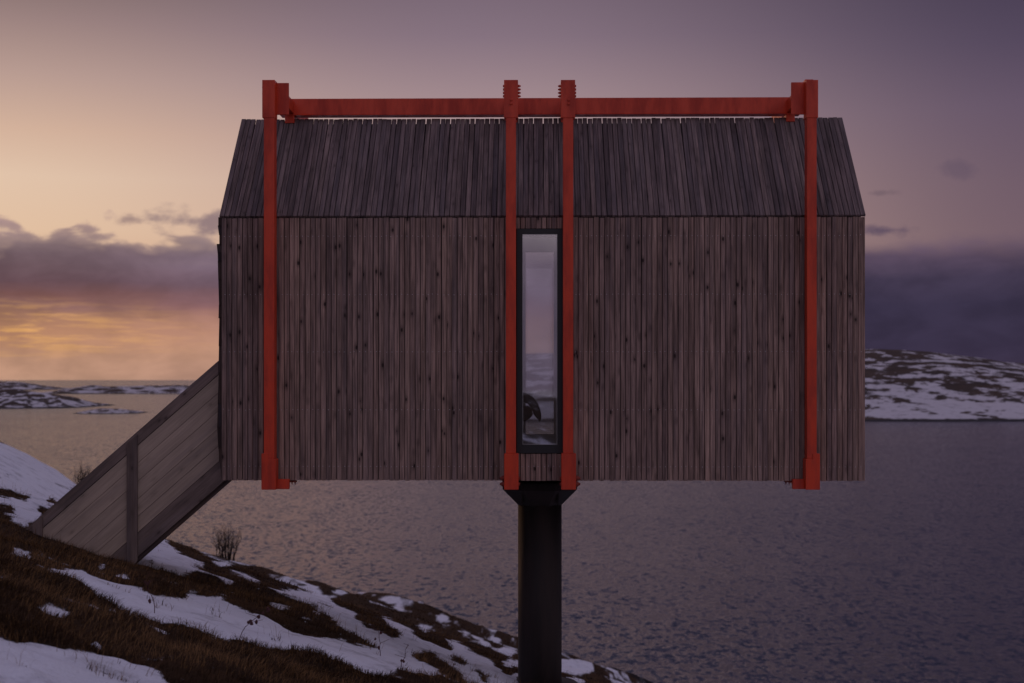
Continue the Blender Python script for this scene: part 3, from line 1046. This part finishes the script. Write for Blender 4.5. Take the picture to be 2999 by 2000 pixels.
# ------------------------------------------------------------------ red steel frame
frame = thing('steel_frame', (C0[0], C0[1], base), -A_, 'bolted red-orange steel frame clasping the timber cabin', 'frame')
YF = -.17                                       # front faces of the posts
posts = [  # main x0,x1 | sleeve x0,x1 | foot x0,x1 | bolts side: outer, inner reach
    (772.5, 803.5, 768, 805, 766, 808, -1), (1481.5, 1511, 1476, 1517, 1476.5, 1518.5, -1),
    (1649, 1679, 1642.5, 1684.5, 1644, 1687, 1), (2363.5, 2392, 2361, 2396, 2359, 2401, 1)]
beam_x = []
for k, (a0, a1, s0, s1, f0, f1, sd_) in enumerate(posts):
    centre = k in (1, 2)
    X0, zt = loc(a0, 234, YF)
    X1, zb = loc(a1, 1434, YF)
    S0, _ = loc(s0, 0, YF)
    S1, _ = loc(s1, 0, YF)
    F0, _ = loc(f0, 0, YF)
    F1, _ = loc(f1, 0, YF)
    zs = loc(a0, 341, YF)[1]
    zf0 = loc(a0, 1328, YF)[1]
    zf1 = loc(a0, 1344 if not centre else 1328, YF)[1]
    beam_x.append(((X0 + X1) / 2, X1 - X0))
    for rear in (False, True):
        if not rear:
            y0, y1 = YF, YF + .125
        else:
            y0, y1 = DEP + .05, DEP + .17
        pm = MB().box(X0, X1, y0, y1, zz(zf1), zz(zs) + .001)
        po = obj('post', pm.mesh('post', .006, segs=2), 'red', frame)
        sl = MB().box(S0, S1, y0 - .006, y1 + .006, zz(zs) - .012, zz(zt))
        obj('sleeve', sl.mesh('sleeve', .005, segs=2), 'red', po)
        lo, hi = (zf0, zf1) if sd_ < 0 else (zf1, zf0)
        ft = MB().prism([(F0, zz(zb)), (F1, zz(zb)), (F1, zz(hi) - .004), (F1 - .006, zz(hi)), ((F0 + F1) / 2, zz(hi)), ((F0 + F1) / 2, zz(lo)), (F0 + .006, zz(lo)), (F0, zz(lo) - .004)], y0 - .008, y1 + .008)
        obj('foot', ft.mesh('foot', .003), 'red', po)
        if rear:
            continue
        yc = (y0 + y1) / 2
        # bolts through the sleeve
        for q, by in enumerate((248, 258, 268, 278) if centre else (252, 271)):
            zc_ = zz(loc(a0, by, YF)[1])
            inner = S1 if sd_ < 0 else S0
            outer = S0 if sd_ < 0 else S1
            di = 1 if sd_ < 0 else -1
            bo = MB()
            if centre:
                nu = MB().lathe([(.013, 0), (.013, .024), (.008, .0245), (.007, .036)], 8)
                obj('nut', nu.mesh('nut'), 'red', po, (inner - .01 * di, yc, zc_), (0, di * math.pi / 2, 0))
            bo.tube((outer + .01 * di, yc, zc_), (outer - .011 * di, yc, zc_), .013, .012, 6)
            obj('bolt', bo.mesh('bolt'), 'red', po)
        if centre:
            for by in (293, 304):
                zc_ = zz(loc(a0, by, YF)[1])
                bo = MB().tube(((X0 + X1) / 2 + .003, y0 - .004, zc_), ((X0 + X1) / 2 + .003, y0 - .022, zc_), .015, .012, 8)
                obj('bolt', bo.mesh('bolt', .002), 'red', po)
            # stack of washers and nuts at the foot
            outer = F0 if sd_ < 0 else F1
            inner = F1 if sd_ < 0 else F0
            di = -1 if sd_ < 0 else 1
            for by in (1402, 1419):
                zc_ = zz(loc(a0, by, YF)[1])
                bo = MB().lathe([(.027, 0), (.026, .026), (.020, .036), (.014, .0365), (.012, .052)], 10)
                obj('bolt', bo.mesh('bolt'), 'bolt', po, (outer - .01 * di, yc, zc_), (0, di * math.pi / 2, 0))
                obj('nut', MB().tube((inner + .01 * di, yc, zc_), (inner - .014 * di, yc, zc_), .018, .016, 8).mesh('nut'), 'bolt', po)
        else:
            outer = F0 if sd_ < 0 else F1
            di = -1 if sd_ < 0 else 1
            zc_ = zz(loc(a0, 1424, YF)[1])
            obj('bolt', MB().tube((outer - .01 * di, yc, zc_), (outer + .009 * di, yc, zc_), .014, .012, 8).mesh('bolt'), 'red', po)
    # transverse beams above the ridge and below the floor
    xc, wd = beam_x[-1]
    w2 = wd / 2 - .006
    tb = MB().box(xc - w2, xc + w2, YF + .132, DEP + .045, zz(2.695), zz(2.82))
    to = obj('cross_beam', tb.mesh('cross_beam', .003), 'red', frame)
    obj('bearing_block', MB().box(xc - w2 - .004, xc + w2 + .004, Y_RIDGE - .075, Y_RIDGE + .075, zz(2.60), zz(2.694)).mesh('bearing_block', .003), 'red', to)
    lb = MB().box(xc - w2, xc + w2, YF + .132, DEP + .045, zz(-1.027), zz(-.957))
    obj('cross_beam', lb.mesh('cross_beam', .003), 'red', frame)

# ridge beam
xa, _ = loc(820, 0, .94)
xb, _ = loc(2345, 0, .94)
rb = MB().box(xa, xb, Y_RIDGE - .07, Y_RIDGE + .07, zz(2.684), zz(2.848))
rbo = obj('ridge_beam', rb.mesh('ridge_beam', .006, segs=2), 'red', frame)
obj('flange', MB().box(xa, xb, Y_RIDGE - .078, Y_RIDGE + .078, zz(2.680), zz(2.6835)).mesh('flange'), 'red', rbo)
# end brackets at the outer posts
for (p0, p1, t0, t1, b0, b1) in ((800, 846, 243, 336, 806, 847), (2317, 2366, 241, 335, 2321, 2362)):
    X0, zt = loc(p0, t0, -.06)
    X1, zb = loc(p1, t1, -.06)
    obj('bracket', MB().box(X0, X1, -.065, -.045, zz(zb), zz(zt)).mesh('bracket', .003), 'red', frame)
    X0, zt = loc(b0, 1403, -.08)
    X1, zb = loc(b1, 1432, -.08)
    obj('bracket', MB().box(X0, X1, -.095, -.036, zz(zb), zz(zt)).mesh('bracket', .003), 'red', frame)
# little hooks beside the lower brackets
for (h0, h1) in ((848, 868), (2298, 2319)):
    X0, zt = loc(h0, 1406, .02)
    X1, _ = loc(h1, 1406, .02)
    hk = MB().box(X0, X1, .01, .06, zz(zt) - .02, zz(zt) - .004)
    for q in (.35, .8) if h0 < 1500 else (.2, .65):
        xm = X0 + (X1 - X0) * q
        hk.tube((xm, .03, zz(zt) - .015), (xm, .03, zz(zt) - .045), .008, .003, 6)
    obj('hook_plate', hk.mesh('hook_plate'), 'bolt', frame)

# ------------------------------------------------------------------ column
colx, coly = loc(1581, 0, Y_RIDGE)[0], Y_RIDGE
wxc = C0[0] + colx * CA + coly * SA
wyc = C0[1] - colx * SA + coly * CA
foot_z = float(ground_z(np.array([wxc]), np.array([wyc]))[0])
column = thing('support_column', (wxc, wyc, foot_z), -A_, 'thick dark round steel column carrying the cabin', 'column')


def zc(z):
    return H + z - foot_z


RC = .2217
obj('shaft', MB().lathe([(RC, -.6), (RC, zc(-1.03))], 48).mesh('shaft', smooth=False), 'steel', column)
for pl in bpy.data.meshes['shaft'].polygons:
    pl.use_smooth = len(pl.vertices) == 4
obj('base_plate', MB().lathe([(.40, -.12), (.40, .03), (.38, .045)], 32).mesh('base_plate'), 'steel', column)
head = MB().lathe([(RC + .002, zc(-1.268)), (RC + .012, zc(-1.266)), (.405, zc(-1.10)), (.405, zc(-1.028))], 8)
hd = obj('head', head.mesh('head'), 'steel', column, rot=(0, 0, math.pi / 8))
for k in range(-2, 3):
    xk = k * .09
    gp = MB().prism_x([(-.41 + abs(k) * .02, zc(-1.04)), (-.20, zc(-1.04)), (-.20, zc(-1.26)), (-.23, zc(-1.26))], xk - .006, xk + .006)
    obj('gusset', gp.mesh('gusset'), 'steel', hd, rot=(0, 0, -math.pi / 8))

# ------------------------------------------------------------------ stair with boarded sides
YS = .24
stair_base = loc(200, 1600, YS)
sx_w = C0[0] + stair_base[0] * CA + YS * SA
sy_w = C0[1] - stair_base[0] * SA + YS * CA
stair = thing('staircase', (sx_w, sy_w, H + stair_base[1]), -A_, 'boarded timber staircase climbing from the heath to the cabin', 'staircase')
slope = (1556 - 1058) / (640 - 70.0)


def st(px, py, Y=YS):
    X, Z = loc(px, py, Y)
    return X - stair_base[0], Z - stair_base[1]


def line_y(px, off):
    return 1058 + (640 - px) * slope + off


def strip(name, off0, off1, px0, px1, y0, y1, mat, parent, gap=1.0):
    """a plank that follows the flight; off = photo pixels below the top edge, measured down the plumb line"""
    pts = [(px0, line_y(px0, off0 + gap * .5)), (px1, line_y(px1, off0 + gap * .5)), (px1, line_y(px1, off1 - gap * .5)), (px0, line_y(px0, off1 - gap * .5))]
    poly = [st(*q) for q in pts]
    # own axes: x along the plank so that the grain runs with it
    (ax, az), (bx_, bz) = poly[0], poly[1]
    ang = math.atan2(bx_ - ax, bz - az)
    ca, sa = math.cos(ang), math.sin(ang)
    lp = [((x - ax) * ca - (z - az) * sa, (x - ax) * sa + (z - az) * ca) for x, z in poly]
    me = MB().prism(lp, y0, y1).mesh(name, .0015)
    return obj(name, me, mat, parent, (ax, 0, az), (0, ang, 0))


for side, dy in (('near', 0.0), ('far', 1.05)):
    pan = strip('side_panel', 14, 372 if side == 'near' else 290, -45, 641, .012 + dy, .020 + dy, 'felt', stair)
    strip('hand_rail', -2, 39, -60, 640, -.010 + dy, .045 + dy, 'stair_beam', stair)
    edges = [40, 92, 145, 197, 248, 295]
    up_ = 0 if side == 'near' else -75             # the far side is the shallower one
    if side == 'far':
        edges = edges[:-1]
    for a, b in zip(edges[:-1], edges[1:]):
        strip('plank', a, b, -60, 642, -.006 + random.uniform(-.001, .001) + dy, .010 + dy, 'stair_plank', stair, 1.0)
    strip('stringer', 296 + up_, 366 + up_, 150, 668, -.012 + dy, .035 + dy, 'stair_beam', stair)
    strip('stringer_edge', 366 + up_, 382 + up_, 150, 684, .004 + dy, .06 + dy, 'bark_slab', stair)
    for (p0, p1, ta, bo_) in ((374, 405, 8, 376), (98, 127, 6, 120)) if side == 'near' else ():
        pts = [st(p0, line_y(p0, ta)), st(p1, line_y(p1, ta)), st(p1, line_y(p1, bo_)), st(p0, line_y(p0, bo_ + (26 if p0 > 200 else 0)))]
        obj('upright', MB().prism(pts, -.036 + dy, -.013 + dy).mesh('upright', .002), 'stair_beam', stair)
tr_n = 9
for k in range(tr_n):
    px = 600 - k * 58
    X, Z = st(px, line_y(px, 285))
    obj('tread', MB().box(X - .13, X + .13, .062, 1.04, Z - .02, Z + .015).mesh('tread', .003), 'stair_plank', stair)

# ------------------------------------------------------------------ what stands in the cabin: an armchair half seen through the glass
YA = .62
fz = -.72
ac = loc(1531, 1237, YA)
ax_w = C0[0] + (ac[0] - .22) * CA + (YA + .25) * SA
ay_w = C0[1] - (ac[0] - .22) * SA + (YA + .25) * CA
chair = thing('armchair', (ax_w, ay_w, H + fz), -A_, 'dark rounded armchair half hidden behind the cabin window', 'armchair')


def ch(px, py):
    X, Z = loc(px, py, YA)
    return X - (ac[0] - .22), Z - fz


outline = [(1500, 1150), (1531, 1149), (1548, 1155), (1562, 1165), (1574, 1181), (1582, 1199), (1586, 1217), (1585, 1230), (1580, 1238), (1575, 1228), (1566, 1219), (1556, 1196), (1545, 1182), (1531, 1176), (1500, 1174)]
obj('backrest', MB().prism([ch(*q) for q in outline], -.25, .20).mesh('backrest', .012, segs=2), 'leather', chair)
seat = [(1440, 1196), (1546, 1190), (1558, 1200), (1560, 1216), (1552, 1226), (1538, 1234), (1440, 1240)]
obj('seat', MB().prism([ch(*q) for q in seat], -.22, .17).mesh('seat', .012, segs=2), 'leather', chair)
for sx, sy in ((-.16, -.18), (.14, -.18), (-.16, .13), (.14, .13)):
    zt_ = ch(1500, 1236)[1]
    obj('leg', MB().tube((sx, sy, zt_), (sx * 1.15, sy * 1.1, 0), .016, .010, 8).mesh('leg'), 'black', chair)


# ------------------------------------------------------------------ vegetation
def blades(name, pts, length, width, lean, mat, seed, label, cat):
    r = np.random.default_rng(seed)
    n = len(pts)
    az = r.uniform(0, 2 * np.pi, n)
    ln = length * r.uniform(.45, 1.25, n)
    if np.ndim(width) == 0:
        width = np.full(n, width)
    le = lean * r.uniform(.2, 1.3, n)
    wd = np.stack([np.cos(az), np.sin(az), np.zeros(n)], -1)
    la = 3.2 * fbm(pts[:, 0] * .7, pts[:, 1] * .7, 3, 61) - .3 + r.normal(0, .7, n)      # tussocks lie combed by the wind
    ld = np.stack([np.cos(la), np.sin(la), np.zeros(n)], -1)
    up = np.array([0, 0, 1.0])
    b0 = pts - wd * width[:, None] / 2
    b1 = pts + wd * width[:, None] / 2
    mid = pts + up * (ln * .55)[:, None] + ld * (ln * le * .30)[:, None]
    m0 = mid - wd * width[:, None] * .38
    m1 = mid + wd * width[:, None] * .38
    tip = pts + up * (ln * (1 - .25 * np.minimum(le, 1.5)))[:, None] + ld * (ln * le)[:, None]
    co = np.stack([b0, b1, m1, m0, tip], 1).reshape(-1, 3).astype(np.float32)
    b = np.arange(n) * 5
    quad = np.stack([b, b + 1, b + 2, b + 3], -1)
    tri = np.stack([b + 3, b + 2, b + 4], -1)
    me = bpy.data.meshes.new(name)
    me.vertices.add(len(co))
    me.vertices.foreach_set('co', co.ravel())
    li_ = np.concatenate([quad.ravel(), tri.ravel()]).astype(np.int32)
    me.loops.add(len(li_))
    me.loops.foreach_set('vertex_index', li_)
    me.polygons.add(2 * n)
    me.polygons.foreach_set('loop_start', np.concatenate([np.arange(n) * 4, 4 * n + np.arange(n) * 3]).astype(np.int32))
    me.update(calc_edges=True)
    o = obj(name, me, mat)
    tag(o, label, cat, kind='stuff')
    return o


def scatter(n, d0, d1, seed, thresh, pw=1.0, u0=-.42, u1=.30):
    r = np.random.default_rng(seed)
    d = d0 + (d1 - d0) * r.uniform(0, 1, n) ** pw
    u = r.uniform(u0, u1, n)
    x = u * d
    z0 = base_z(x, d)
    s = snow_at(x, d, z0)
    z = ground_z(x, d)
    k = (s < thresh + r.uniform(-.25, .16, n)) & (z > 1.2)
    return np.stack([x[k], d[k], z[k] - .01], -1)


def clump(pts, seed, f, lo, hi):
    n = fbm(pts[:, 0] * f, pts[:, 1] * f, 3, seed)
    return pts[(n > lo) & (n < hi)], n[(n > lo) & (n < hi)]


hp = scatter(300000, 5.5, 20, 101, .56, 1.25)
hn = fbm(hp[:, 0] * 1.6, hp[:, 1] * 1.6, 3, 77)
blades('heather', hp, (.045 + .05 * np.clip(hn + .3, 0, 1)) * np.clip(10 / hp[:, 1], .45, 1), .005, .8, 'heather', 1, 'dark dead heather covering the near hillside', 'heather')
gp_, gn = clump(scatter(150000, 5.5, 22, 102, .60, 1.2), 83, .9, -.14, 9)
blades('dry_grass', gp_, (.075 + .08 * np.clip(gn, 0, 1)) * np.clip(10 / gp_[:, 1], .45, 1), .0036, 1.1, 'grass', 2, 'rusty dry grass among the heather on the near slope', 'grass')
# sparse stems poking through the snow near its edges
sp_ = scatter(26000, 6, 24, 103, .80, 1.2)
sp_, _ = clump(sp_, 85, .7, .12, 9)
blades('grass_stems', sp_, .13, .0028, .9, 'grass', 3, 'thin dry stalks rising along the snow edges', 'grass')
hp2 = scatter(120000, 20, 95, 104, .30, 1.0)
blades('far_heather', hp2, .045 + .0005 * hp2[:, 1], .010 + .0004 * hp2[:, 1], .8, 'heather', 4, 'dark heather tussocks on the far slope toward the shore', 'heather')


def shrub(name, px, py, d, hgt, spread, n, seed, label):
    r = random.Random(seed)
    x = px2x(px, d)
    z = float(ground_z(np.array([x]), np.array([d]))[0])
    root = thing(name, (x, d, z), 0, label, 'shrub', None)
    for k in range(n):
        a = r.uniform(0, 2 * math.pi)
        q = spread * math.sqrt(r.uniform(.02, 1))
        mb = MB()
        p0 = Vector((q * .55 * math.cos(a), q * .55 * math.sin(a), -.05))
        hh = hgt * r.uniform(.6, 1.05)
        p = p0
        rad = .017 * hgt
        segs = 5
        for s_ in range(segs):
            fr_ = (s_ + 1) / segs
            tgt = Vector((q * (.55 + .5 * fr_) * math.cos(a), q * (.55 + .5 * fr_) * math.sin(a), hh * fr_))
            tgt += Vector((r.gauss(0, .03), r.gauss(0, .03), 0)) * hgt
            mb.tube(p, tgt, rad, rad * .72, 4)
            if s_ >= 1:
                for _ in range(3):
                    e = tgt + Vector((r.gauss(0, .10), r.gauss(0, .10), r.uniform(.08, .22))) * hgt
                    mb.tube(tgt, e, rad * .55, rad * .2, 3)
            rad *= .74
            p = tgt
        obj('stem', mb.mesh('stem'), 'twig', root)
    return root


shrub('bare_shrub', 664, 1640, 43, .95, .44, 36, 5, 'leafless shrub on the slope crest right of the staircase')
shrub('bare_shrub', 243, 1405, 34, .62, .22, 22, 9, 'small leafless shrub showing above the staircase rail')


def weed(px, py, hgt, tilt, seed, label, heads):
    """a dry stalk standing in the snow, placed where the line of sight meets the ground"""
    r = random.Random(seed)
    best = None
    for d in np.arange(6, 60, .1):
        z = float(ground_z(np.array([px2x(px, d)]), np.array([d]))[0])
        if CY - F * (z - H) / d <= py:
            best = d
            break
    d = best or 12
    x = px2x(px, d)
    z = float(ground_z(np.array([x]), np.array([d]))[0])
    root = thing('dry_weed', (x, d, z), 0, label, 'weed', 'dry weeds standing in the snow')
    mb = MB()
    p = Vector((0, 0, -.03))
    for k in range(6):
        q = Vector((tilt * hgt * ((k + 1) / 6) ** 1.3 + r.gauss(0, .008), r.gauss(0, .01), hgt * (k + 1) / 6))
        mb.tube(p, q, .0035 * (1 - k * .1), .0032 * (1 - k * .1), 5)
        if k > 1:
            mb.tube(q, q + Vector((r.gauss(0, .05), r.gauss(0, .03), r.uniform(.01, .05))), .002, .001, 4)
        p = q
    obj('stalk', mb.mesh('stalk'), 'weed', root)
    for k in range(heads):
        f_ = r.uniform(.3, 1.0)
        c = Vector((tilt * hgt * f_ ** 1.3 + r.gauss(0, .02), r.gauss(0, .015), hgt * f_))
        me = bpy.data.meshes.new('seed_head')
        bm = bmesh.new()
        bmesh.ops.create_icosphere(bm, subdivisions=1, radius=.014 * r.uniform(.7, 1.3))
        for v in bm.verts:
            v.co = Vector((v.co.x * r.uniform(.6, 1.2), v.co.y, v.co.z * r.uniform(.8, 1.5)))
        bm.to_mesh(me)
        bm.free()
        obj('seed_head', me, 'weed', root, c)


weed(700, 1872, .22, 1.0, 3, 'leaning dry weed with clustered heads in the middle of the snow band', 9)
weed(1114, 1925, .22, -.1, 4, 'thin weed with two round heads at the tip of the heather', 3)
weed(1172, 1965, .20, .35, 6, 'short bare weed in the snow left of the column', 2)
weed(452, 1800, .26, -.25, 8, 'reddish weed stalk in the snow below the staircase foot', 4)

# ------------------------------------------------------------------ a hut at the right edge of the far shore
hx, hd_ = px2x(3004, 545), 545
hut = thing('hut', (hx, hd_, 3.2), .1, 'small dark red hut cut by the right edge on the far shore', 'hut')
obj('wall', MB().box(-1.9, 1.9, -1.4, 1.4, -1, 2.0).mesh('wall'), 'hut', hut)
obj('roof', MB().prism_x([(-1.6, 1.9), (1.6, 1.9), (0, 3.0)], -2.1, 2.1).mesh('roof'), 'hut_roof', hut)
obj('door', MB().box(-1.2, -.4, -1.43, -1.405, 0, 1.8).mesh('door'), 'black', hut)
